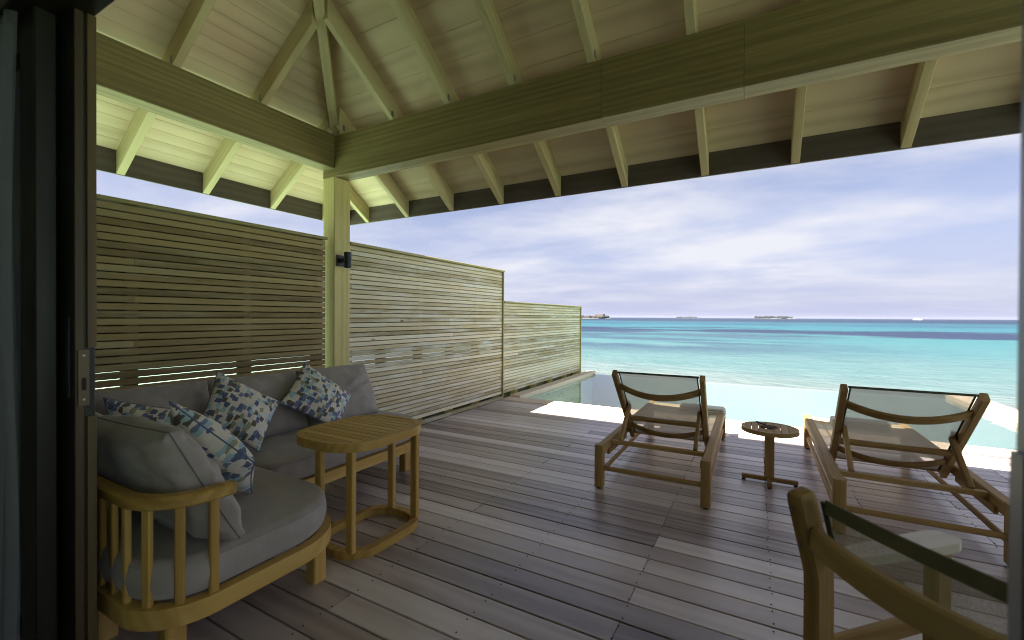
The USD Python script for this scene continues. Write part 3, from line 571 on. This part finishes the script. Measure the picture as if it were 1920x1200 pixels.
def cushion(tl, tr, br, bl, T, sharp=.5, pinch=.06, wr=.004, seed=0, n=34, sag=0.):
    """A stuffed cushion through four corners; returns (mesh, frame, seam path)."""
    tl, tr, br, bl = (np.asarray(p, float) for p in (tl, tr, br, bl))
    ax, ay = unit((tr + br - tl - bl)), None
    n0 = unit(np.cross(tr + br - tl - bl, tl + tr - bl - br)); ay = np.cross(n0, ax)
    u = np.sin(np.linspace(-1, 1, n) * math.pi / 2)
    U, Vv = np.meshgrid(u, u, indexing='xy')
    U2 = U * (1 - pinch * (1 - Vv ** 2)); V2 = Vv * (1 - pinch * (1 - U ** 2))
    a, b = (U2 + 1) / 2, (V2 + 1) / 2
    base = (bl * ((1 - a) * (1 - b))[..., None] + br * (a * (1 - b))[..., None] + tr * (a * b)[..., None] + tl * ((1 - a) * b)[..., None])
    prof = ((1 - U ** 2) * (1 - Vv ** 2)) ** sharp
    out = []
    L = np.linalg.norm(tr - tl)
    for s in (1, -1):
        q = np.stack([U * 3.1, Vv * 3.1, np.full_like(U, s * 5 + seed)], -1)
        edge = np.clip(1 - prof, 0, 1)
        fine = (meshkit.noise(np.stack([U * 11 + Vv * 2, Vv * 5 - U * 2, np.full_like(U, seed + s)], -1), seed) - .5) * edge * (prof > 0.02) * 1.6
        fine2 = (meshkit.noise(np.stack([U * 4, Vv * 13, np.full_like(U, seed + s + 9)], -1), seed) - .5) * edge * (prof > 0.02) * 1.6
        h_ = T / 2 * prof * (1 + .14 * (meshkit.noise(q, seed) - .5)) + wr * (fine + fine2) * (T / .16) + wr * prof * (meshkit.fbm(q * 1.7, 3, seed + 3) - .5) * 4
        out.append(base + n0 * (s * h_)[..., None])
    idx = np.arange(n * n).reshape(n, n)
    F = []
    for i in range(n - 1):
        for j in range(n - 1):
            q = (idx[i, j], idx[i, j + 1], idx[i + 1, j + 1], idx[i + 1, j])
            F += [(q[0], q[1], q[2]), (q[0], q[2], q[3])]
            q = tuple(n * n + k for k in q); F += [(q[0], q[2], q[1]), (q[0], q[3], q[2])]
    m = trimesh.Trimesh(np.vstack([out[0].reshape(-1, 3), out[1].reshape(-1, 3)]), np.array(F), process=False)
    m.merge_vertices()
    edge = np.vstack([base[0, :], base[1:, -1], base[-1, -2::-1], base[-2:0:-1, 0]])
    return m, ((tl + tr + br + bl) / 4, ax, ay, n0), edge
def add_cushion(name, label, corners, T, material, pipe, group=None, **k):
    group = 'patterned scatter cushions on the sofa' if name == 'scatter_cushion' else 'grey back cushions of the sofa'
    m, f, e = cushion(*corners, T, **k)
    t = thing(name, label, 'cushion', np.mean(corners, axis=0), group)
    b = put(t, 'cover', m, material, smooth=True, frame=f)
    put(b, 'piping', sweep(e, circ(.0034, 6), tuple(f[3]), closed=True), pipe, smooth=True)
def lean(x0, x1, y0, y1, zb, zt, dx):                   # back cushion against the fence side: corners as seen from the front (+x)
    return [(x0, y0, zt), (x0, y1, zt), (x0 + dx, y1, zb), (x0 + dx, y0, zb)]
add_cushion('back_cushion', 'long grey back cushion behind the patterned cushion by the door', lean(-3.06, 0, .93, 1.50, .425, .835, .17), .20, M_grey, M_pipe, sharp=.32, pinch=.02, wr=.008, seed=11)
add_cushion('back_cushion', 'grey back cushion between the two upright patterned cushions', lean(-3.06, 0, 1.48, 2.11, .425, .828, .17), .20, M_grey, M_pipe, sharp=.32, pinch=.02, wr=.008, seed=12)
add_cushion('back_cushion', 'pale grey back cushion at the far end of the sofa by the post', lean(-3.02, 0, 2.10, 2.745, .425, .832, .18), .20, M_grey, M_pipe, sharp=.32, pinch=.02, wr=.008, seed=13)
add_cushion('back_cushion', 'big rumpled grey cushion leaning on the near arm rail', [(-1.80, .765, .835), (-2.42, .755, .825), (-2.42, .93, .43), (-1.645, .92, .435)], .23, M_grey, M_pipe, sharp=.30, pinch=.03, wr=.014, seed=14)
add_cushion('back_cushion', 'grey cushion in the inner corner mostly hidden by the door', [(-2.47, .765, .80), (-3.0, .77, .80), (-3.0, .95, .43), (-2.47, .95, .43)], .2, M_grey, M_pipe, sharp=.32, pinch=.02, wr=.008, seed=15)
add_cushion('scatter_cushion', 'blue and green patterned cushion standing on its point mid sofa', [(-2.90, 1.485, .902), (-2.77, 1.808, .677), (-2.62, 1.577, .425), (-2.76, 1.33, .657)], .15, M_print, M_print, pinch=.05, seed=21)
add_cushion('scatter_cushion', 'patterned cushion standing on its point nearest the post', [(-2.93, 2.108, .898), (-2.79, 2.42, .623), (-2.66, 2.18, .425), (-2.80, 1.83, .66)], .15, M_print, M_print, pinch=.05, seed=22)
add_cushion('scatter_cushion', 'patterned cushion seen edge on behind the near grey cushion', [(-2.02, .86, .908), (-1.86, 1.10, .625), (-2.03, 1.19, .425), (-2.28, 1.0, .68)], .17, M_print, M_print, pinch=.05, seed=23)
add_cushion('scatter_cushion', 'patterned cushion lying low beside the door edge', [(-2.93, .955, .822), (-2.70, 1.19, .742), (-2.55, 1.24, .43), (-2.78, .98, .47)], .15, M_print, M_print, pinch=.05, seed=24)

# ------------------------------------------------------------------ side table
st = thing('side_table', 'teak side table with slatted oblong top before the sofa', 'side table', (-1.97, 1.81, 0))
top = Polygon(rpoly(-2.0, 1.812, .274, .322, .20)); inn = Polygon(rpoly(-2.0, 1.812, .238, .286, .165))
put(st, 'top_rim', extr(top.difference(inn), .556, .602), M_teak, smooth=25, frame=((-2, 1.8, .6), (0, 1, 0), (1, 0, 0), (0, 0, 1)))
ys = np.linspace(1.812 - .284, 1.812 + .284, 12)
for a, b in zip(ys[:-1], ys[1:]):
    s = inn.buffer(-.0015).intersection(sbox(-3, a + .004, -1, b - .004))
    if s.is_empty: continue
    put(st, 'top_slat', extr(s, .582, .600), M_teak, frame=((-2, (a + b) / 2, .59), (1, 0, 0), (0, 1, 0), (0, 0, 1)))
for x in (-2.12, -1.88):
    m, f = blk(x - .02, x + .02, 1.56, 2.06, .560, .581, .002, 'y'); put(st, 'under_batten', m, M_teak, frame=f)
basep = Polygon(rpoly(-1.937, 1.812, .207, .283, .17)); bin_ = Polygon(rpoly(-1.937, 1.812, .162, .238, .125))
put(st, 'base_ring', extr(basep.difference(bin_), .0, .042), M_teak, smooth=25, frame=((-2, 1.8, 0), (0, 1, 0), (1, 0, 0), (0, 0, 1)))
for x, y in ((-1.800, 1.560), (-2.040, 1.560), (-1.797, 2.035), (-2.010, 2.062)):
    m, f = blk(x - .024, x + .024, y - .015, y + .015, .042, .558, .004, 'z'); put(st, 'leg', m, M_teak, frame=f)

# ------------------------------------------------------------------ sun loungers (local: x across, y towards the sea)
def lounger(label, loc, rotz, group):
    t = thing('sun_lounger', label, 'sun lounger', loc, group, rotz=rotz)
    P = lambda name, mf, material=M_lteak, parent=t, **k: put(parent, name, mf[0], material, frame=mf[1], local=True, **k)
    hx = .358
    for s in (-1, 1):
        P('side_rail', blk(s * hx - .030, s * hx + .030, .03, 1.99, .236, .310, .007, 'y'))
        P('leg', blk(s * hx - .031, s * hx + .031, -.030, .034, 0.012, .318, .008, 'z'))
        P('leg', blk(s * hx - .031, s * hx + .031, 1.86, 1.925, 0.012, .235, .008, 'z'))
        for y in (0.0, 1.89): put(t, 'glide', cuboid(s * hx - .018, s * hx + .018, y - .016, y + .016, 0, .012), M_rubber, local=True)
        put(t, 'side_dowel', tube([(s * hx, .03, .105), (s * hx, 1.865, .105)], .017, 12), M_lteak, smooth=40, frame=((0, 0, 0), (0, 1, 0), (1, 0, 0), (0, 0, 1)), local=True)
        # notched strip inside the rail for the back prop
        P('notch_rail', blk(s * .322 - .010, s * .322 + .010, .10, .62, .225, .262, .002, 'y'))
        # back posts: pivot low, head high
        P('back_post', bar((s * .302, .80, .215), (s * .312, .215, .822), .036, .058, (1, 0, 0), .005))
        b = P('back_prop', bar((s * .268, .530, .520), (s * .268, .235, .300), .026, .042, (1, 0, 0), .004))
        put(b, 'hinge', blk(s * .282 - .016, s * .282 + .016, .508, .548, .505, .556, .006, 'z')[0], M_black, local=True)
    P('prop_bar', bar((-.325, .225, .288), (.325, .225, .288), .042, .030, (0, 1, 0), .004))
    put(t, 'rear_dowel', tube([(-.335, 0, .150), (.335, 0, .150)], .017, 12), M_lteak, smooth=40, frame=((0, 0, 0), (1, 0, 0), (0, 1, 0), (0, 0, 1)), local=True)
    P('foot_rail', bar((-.33, 1.955, .270), (.33, 1.955, .270), .05, .05, (0, 1, 0), .006))
    P('cross_rail', bar((-.33, .82, .245), (.33, .82, .245), .045, .04, (0, 1, 0), .005))
    # back plane
    o, d = np.array([0, .80, .215]), unit((0, -.585, .607)); nb = np.array([0, d[2], -d[1]])       # nb: towards the sitter
    at = lambda x, s, q=0: o + np.array([x, 0, 0]) + d * s + nb * q
    def bow(s, dip, w, th):
        xs_ = np.linspace(-.292, .292, 17); path = np.array([at(x, s, -.004 - dip * (1 - (x / .292) ** 2)) for x in xs_])
        return sweep(path, csec(th, w, .006), tuple(d)), ((0, 0, 0), (1, 0, 0), tuple(d), tuple(nb))
    m, f = bow(.690, .085, .062, .022); put(t, 'head_bar', m, M_lteak, smooth=30, frame=f, local=True)
    P('back_rail', bar(at(-.292, .270, -.01), at(.292, .270, -.01), .042, .030, tuple(d), .005))
    m, f = bow(.175, .075, .05, .022); put(t, 'lumbar_bar', m, M_lteak, smooth=30, frame=f, local=True)
    # slings
    xs_, ss = np.linspace(-.278, .278, 13), np.linspace(.02, .835, 16)
    V = np.array([at(x, s, .012 - .022 * (1 - (x / .278) ** 2) * math.sin(math.pi * min(1, s / .84))) for s in ss for x in xs_])
    F = np.array([(i * 13 + j, i * 13 + j + 1, (i + 1) * 13 + j + 1, (i + 1) * 13 + j) for i in range(15) for j in range(12)])
    sl = put(t, 'back_sling', (V, F), M_sling, smooth=True, local=True)
    put(sl, 'top_hem', sweep(np.array([at(x, .838, .012) for x in np.linspace(-.290, .290, 5)]), csec(.014, .014, .004), tuple(d)), M_hem, smooth=30, local=True)
    for s in (-1, 1): put(sl, 'side_strap', sweep(np.array([at(s * .279, q, .010) for q in np.linspace(.03, .83, 5)]), csec(.006, .010, .002), (1, 0, 0)), M_strap, local=True)
    ys_ = np.linspace(.84, 1.945, 20); xs2 = np.linspace(-.330, .330, 13)
    V = np.array([(x, y, .302 - .022 * (1 - (x / .33) ** 2) * math.sin(math.pi * (y - .84) / 1.105) ** .5 if .84 < y < 1.945 else .302) for y in ys_ for x in xs2])
    F = np.array([(i * 13 + j, i * 13 + j + 1, (i + 1) * 13 + j + 1, (i + 1) * 13 + j) for i in range(19) for j in range(12)])
    s2 = put(t, 'seat_sling', (V, F), M_seat, smooth=True, local=True)
    for s in (-1, 1): put(s2, 'stitch_band', sweep(np.array([(s * .262, y, .3005 - .0215 * (1 - (.262 / .33) ** 2) * math.sin(math.pi * (y - .84) / 1.105) ** .5) for y in np.linspace(.86, 1.92, 14)]), csec(.009, .002, .0005), (0, 0, 1)), M_seat, local=True)
    return t
lounger('teak sling lounger left of the small round table', (-.639, 3.135, 0), .6, 'sun loungers facing the pool')
# the second lounger shares the first one's parts
p2 = f'{W}/{numbered(W, "sun_lounger")}'
x2 = UsdGeom.Xform.Define(stage, p2); x2.AddTranslateOp().Set(Gf.Vec3d(.790, 3.165, 0)); x2.AddRotateZOp().Set(-.3)
base = UsdGeom.Xform.Get(stage, f'{W}/sun_lounger')
lo_cls = stage.CreateClassPrim('/World/Looks/unused') if False else None
for c in list(stage.GetPrimAtPath(f'{W}/sun_lounger').GetChildren()):
    q = stage.OverridePrim(f'{p2}/{c.GetName()}')
    q.GetReferences().AddInternalReference(c.GetPath())
    q.SetInstanceable(False)
tag(x2, 'teak sling lounger right of the small round table, partly behind the armchair', 'sun lounger', 'sun loungers facing the pool')

def towel(label, x, y, rot):
    t = thing('folded_towel', label, 'towel', (x, y, .295), rotz=rot)
    for i in range(3):
        P = rpoly(0, 0, .21 - .004 * i, .085 - .003 * i, .02)
        z0 = .0 + .022 * i
        put(t, 'towel_fold', seat_cushion(P, z0, z0 + .0225, r=.010, crown=.003, n=60, seed=30 + i), M_towel, smooth=True, local=True)
towel('folded cream towel on the foot of the left lounger', -.47, 4.80, 0)
towel('folded cream towel on the foot of the right lounger', .80, 4.86, 0)

# ------------------------------------------------------------------ small round table and fan
rt_ = thing('round_table', 'small round slatted teak table on a cross foot between the loungers', 'table', (.095, 3.865, 0))
cx_, cy_ = .095, 3.865
disc = Point(cx_, cy_).buffer(.191, 24); din = Point(cx_, cy_).buffer(.170, 24)
put(rt_, 'top_rim', extr(disc.difference(din), .392, .422), M_lteak, smooth=30, frame=((cx_, cy_, .4), (1, 0, 0), (0, 1, 0), (0, 0, 1)))
e = np.linspace(cx_ - .17, cx_ + .17, 8)
for a, b in zip(e[:-1], e[1:]):
    s = din.buffer(-.001).intersection(sbox(a + .0022, cy_ - 1, b - .0022, cy_ + 1))
    put(rt_, 'top_slat', extr(s, .403, .420), M_lteak, frame=(((a + b) / 2, cy_, .41), (0, 1, 0), (1, 0, 0), (0, 0, 1)))
m, f = blk(cx_ - .12, cx_ + .12, cy_ - .02, cy_ + .02, .380, .402, .002, 'x'); put(rt_, 'top_batten', m, M_lteak, frame=f)
m, f = blk(cx_ - .033, cx_ + .033, cy_ - .016, cy_ + .016, .045, .380, .004, 'z'); put(rt_, 'pedestal', m, M_lteak, frame=f)
m, f = blk(cx_ - .185, cx_ + .185, cy_ - .016, cy_ + .016, .014, .044, .004, 'x'); put(rt_, 'foot', m, M_lteak, frame=f)
m, f = blk(cx_ - .017, cx_ + .017, cy_ - .15, cy_ - .0165, .014, .042, .004, 'y'); put(rt_, 'foot', m, M_lteak, frame=f)
m, f = blk(cx_ - .017, cx_ + .017, cy_ + .0165, cy_ + .15, .014, .042, .004, 'y'); put(rt_, 'foot', m, M_lteak, frame=f)
for x, y in ((-.17, 0), (.17, 0), (0, -.135), (0, .135)): put(rt_, 'glide', cuboid(cx_ + x - .012, cx_ + x + .012, cy_ + y - .012, cy_ + y + .012, 0, .014), M_rubber)
fan = thing('hand_fan', 'small brown woven hand fan lying on the round table', 'fan', (.09, 3.86, .421), rotz=-20)
M_fan = plain('fan_weave', (.13, .075, .045), .8, var=.5, bscale=90, bump=.4)
ms_ = []
for i in range(6):
    for j in range(8):
        g = cuboid(-.045 + i * .0155, -.045 + i * .0155 + .0145, -.05 + j * .0125, -.05 + j * .0125 + .0115, .002 + .003 * ((i + j) % 2), .007 + .003 * ((i + j) % 2)); ms_.append(g)
put(fan, 'fan_blade', cat(ms_), M_fan, local=True)
put(fan, 'fan_handle', tube([(-.04, .03, .012), (-.115, .075, .012)], .007, 8), M_black, smooth=40, local=True)

# ------------------------------------------------------------------ armchair (near right corner)
ac = thing('armchair', 'teak armchair with olive mesh sling back in the near right corner', 'armchair', (.14, 1.36, 0))
FW = np.array([.735, .678, 0]); LT = np.array([.678, -.735, 0]); B0 = np.array([.128, 1.385, 0])
Z = np.array([0, 0, 1.0])
def A(s, q, z): return B0 + LT * s + FW * q + Z * z
def spath(path, w, t, name, hint, ch=.006, material=M_lteak, parent=ac, sm=35):
    path = np.asarray(path, float)
    return put(parent, name, sweep(path, csec(w, t, ch), hint), material, smooth=sm, frame=(path[len(path) // 2], unit(path[-1] - path[0]), tuple(unit(np.cross(path[-1] - path[0], hint))), tuple(unit(hint))))
CW = .58
for s in (0, CW):
    pp = [A(s, .03, 0), A(s, .03, .3), A(s, .03, .52), A(s, .028, .58), A(s, .018, .62), A(s, -.005, .70), A(s, -.026, .775), A(s, -.031, .792), A(s, -.033, .800), A(s, -.034, .804)]
    sc = np.array([1, 1, 1, 1, 1, 1, 1, .94, .82, .55])
    P_ = np.array(pp)
    put(ac, 'back_post', sweep(P_, csec(.046, .060, .006), tuple(FW), scale=sc), M_lteak, smooth=40, frame=(P_[2], (0, 0, 1), tuple(LT), tuple(FW)))
    # arm with a wide flat rounded front, front leg
    ap = Polygon([(-.026, .045), (-.030, .20), (-.040, .36), (-.040, .47), (-.028, .50), (.028, .50), (.040, .47), (.040, .36), (.030, .20), (.026, .045)]).buffer(-.012).buffer(.012)
    g = extr(ap, .592, .618); v = g.vertices.copy(); sg = 1 if s == 0 else -1
    g.vertices = np.array([A(s, 0, 0) + LT * sg * p[0] + FW * p[1] + Z * (p[2] + .02 * (p[1] - .05)) for p in v]); trimesh.repair.fix_normals(g)
    put(ac, 'armrest', g, M_armsky, smooth=25, frame=(A(s, .2, .6), tuple(FW), tuple(LT), (0, 0, 1)))
    spath([A(s, .450, 0), A(s, .450, .598)], .040, .058, 'front_leg', tuple(FW))
    spath([A(s, .05, .375), A(s, .43, .395)], .024, .055, 'side_rail', (0, 0, 1))
for q, z in ((.03, .36), (.450, .38)): spath([A(.02, q, z), A(CW - .02, q, z)], .024, .055, 'cross_rail', (0, 0, 1))
def bowed(z, q, dip, w, t, name):
    xs_ = np.linspace(.02, CW - .02, 15)
    return spath([A(x, q - dip * (1 - ((x - CW / 2) / (CW / 2 - .02)) ** 2), z) for x in xs_], t, w, name, (0, 0, 1))
bowed(.686, -.010, .060, .064, .028, 'back_rail')
xs_, zs_ = np.linspace(.045, CW - .045, 12), np.linspace(.605, .785, 12)
bq = lambda z: .055 if z < .58 else .055 - (z - .58) * .29
V = np.array([A(x, bq(z) - .018 * (1 - ((x - CW / 2) / (CW / 2 - .045)) ** 2), z) for z in zs_ for x in xs_])
F = np.array([(i * 12 + j, i * 12 + j + 1, (i + 1) * 12 + j + 1, (i + 1) * 12 + j) for i in range(11) for j in range(11)])
bs = put(ac, 'back_sling', (V, F), M_asling, smooth=True)
put(bs, 'top_hem', sweep(np.array([A(x, bq(.775) - .018 * (1 - ((x - CW / 2) / (CW / 2 - .045)) ** 2), .775) for x in xs_]), csec(.006, .036, .002), (0, 0, 1)), M_hem2, smooth=30)
for x in (.040, CW - .040): put(bs, 'side_strap', sweep(np.array([A(x, bq(z), z) for z in (.62, .68, .73, .785)]), csec(.008, .014, .002), tuple(LT)), M_strap)
V = np.array([A(x, q, .395 - .02 * math.sin(math.pi * (q - .04) / .39)) for q in np.linspace(.04, .43, 8) for x in xs_])
F = np.array([(i * 12 + j, i * 12 + j + 1, (i + 1) * 12 + j + 1, (i + 1) * 12 + j) for i in range(7) for j in range(11)])
put(ac, 'seat_sling', (V, F), M_asling, smooth=True)
for z, q in ((.755, -.021), (.655, .008)):
    c = trimesh.creation.cylinder(.006, .004, sections=12, transform=trimesh.geometry.align_vectors((0, 0, 1), FW)); c.apply_translation(A(-.006, q - .034, z)); put(ac, 'bolt', c, M_zinc, smooth=40)

# ------------------------------------------------------------------ far islands and the boat
def far(pxdir, dist): return np.array([pxdir * dist, dist, SEA])
M_sand = plain('island_sand', (.17, .155, .125), .95, 0, .1); M_isle = plain('island_trees', (.028, .036, .036), .95, 0, .1, var=.4, bscale=.2); M_hut = plain('island_houses', (.12, .11, .10), .9, 0, .1); M_hutroof = plain('island_roofs', (.06, .05, .045), .95, 0, .1)
def crowns(c0, c1, n, h, seed):
    rr = np.random.default_rng(seed); ms = []
    for i in range(n):
        p = c0 + (c1 - c0) * rr.uniform(0, 1); r = h * rr.uniform(.35, .6)
        s = trimesh.creation.icosphere(1, r); s.vertices *= (1.4, 1.4, 1) * (1 + .25 * rr.standard_normal((len(s.vertices), 1)) * .5); s.apply_translation(p + (rr.normal(0, h), rr.normal(0, h * 2), h * rr.uniform(.35, .75))); ms.append(s)
    return cat(ms)
def isle(name, label, a, b, dist, h, huts, seed, hump=True):
    c0, c1 = far(a, dist), far(b, dist); mid = (c0 + c1) / 2; L = np.linalg.norm(c1 - c0)
    t = thing(name, label, 'island', mid)
    s = trimesh.creation.icosphere(3, 1.0); s.vertices *= (L / 2, L / 5, max(1.2, h * .25)); s.apply_translation(mid); put(t, 'beach', s, M_sand, smooth=True)
    put(t, 'trees', crowns(c0 * .95 + c1 * .05, c1 * .88 + c0 * .12, 60, h, seed), M_isle, kind='stuff')
    rr = np.random.default_rng(seed + 1)
    for i in range(huts):
        p = c0 + (c1 - c0) * (.12 + .76 * (i + .5) / huts) + np.array([0, -L / 9, 1.0]); w = rr.uniform(4, 8)
        hb = put(t, 'house', cuboid(p[0] - w, p[0] + w, p[1] - 4, p[1] + 4, p[2], p[2] + 2.6), M_hut)
        put(hb, 'roof', hull([(p[0] - w - 1, p[1] - 5, p[2] + 2.62), (p[0] + w + 1, p[1] - 5, p[2] + 2.62), (p[0] - w - 1, p[1] + 5, p[2] + 2.62), (p[0] + w + 1, p[1] + 5, p[2] + 2.62), (p[0] - w * .5, p[1], p[2] + 5), (p[0] + w * .5, p[1], p[2] + 5)]), M_hutroof)
    return t
ti = isle('island', 'low sandy island with houses and trees beyond the end of the fence', -.415, -.293, 900, 5.5, 6, 41)
p = far(-.318, 905) + (0, -6, 1)
put(ti, 'hotel_block', cuboid(p[0] - 9, p[0] + 9, p[1] - 6, p[1] + 6, p[2], p[2] + 8.5), M_hut)
isle('island', 'faint wooded island on the horizon behind the left lounger', -.155, -.105, 3800, 10, 0, 42)
isle('island', 'dark wooded island on the horizon between the two loungers', -.002, .068, 3200, 14, 0, 43)
bo = thing('motor_boat', 'tiny white motor boat on the horizon at the right', 'boat', far(.242, 1500))
M_white = plain('boat_white', (.5, .5, .5), .5); c = far(.242, 1500)
put(bo, 'boat_hull', hull([c + q for q in ((-9, -2, 0), (-9, 2, 0), (8, -2, 0), (8, 2, 0), (-9.5, -2.4, 2.2), (-9.5, 2.4, 2.2), (9, -2.4, 2.4), (12, 0, 2.8), (9, 2.4, 2.4))]), M_white)
put(bo, 'boat_cabin', hull([c + q for q in ((-6, -1.8, 2.3), (-6, 1.8, 2.3), (5, -1.8, 2.3), (5, 1.8, 2.3), (-5.5, -1.6, 4.8), (-5.5, 1.6, 4.8), (2, -1.6, 4.8), (2, 1.6, 4.8))]), M_white)

# ------------------------------------------------------------------ sea air
M_haze = mat('haze', {'v': ('principled_volume', {'color': (.78, .80, .95), 'density': 3.5e-5, 'anisotropy': .2})}, volume='v.volume')
single('haze', cuboid(-9500, 9500, -9500, 9500, SEA - 1.0, 26.0), M_haze, label='thin sea haze fading the far islands', cat='haze', kind='stuff')
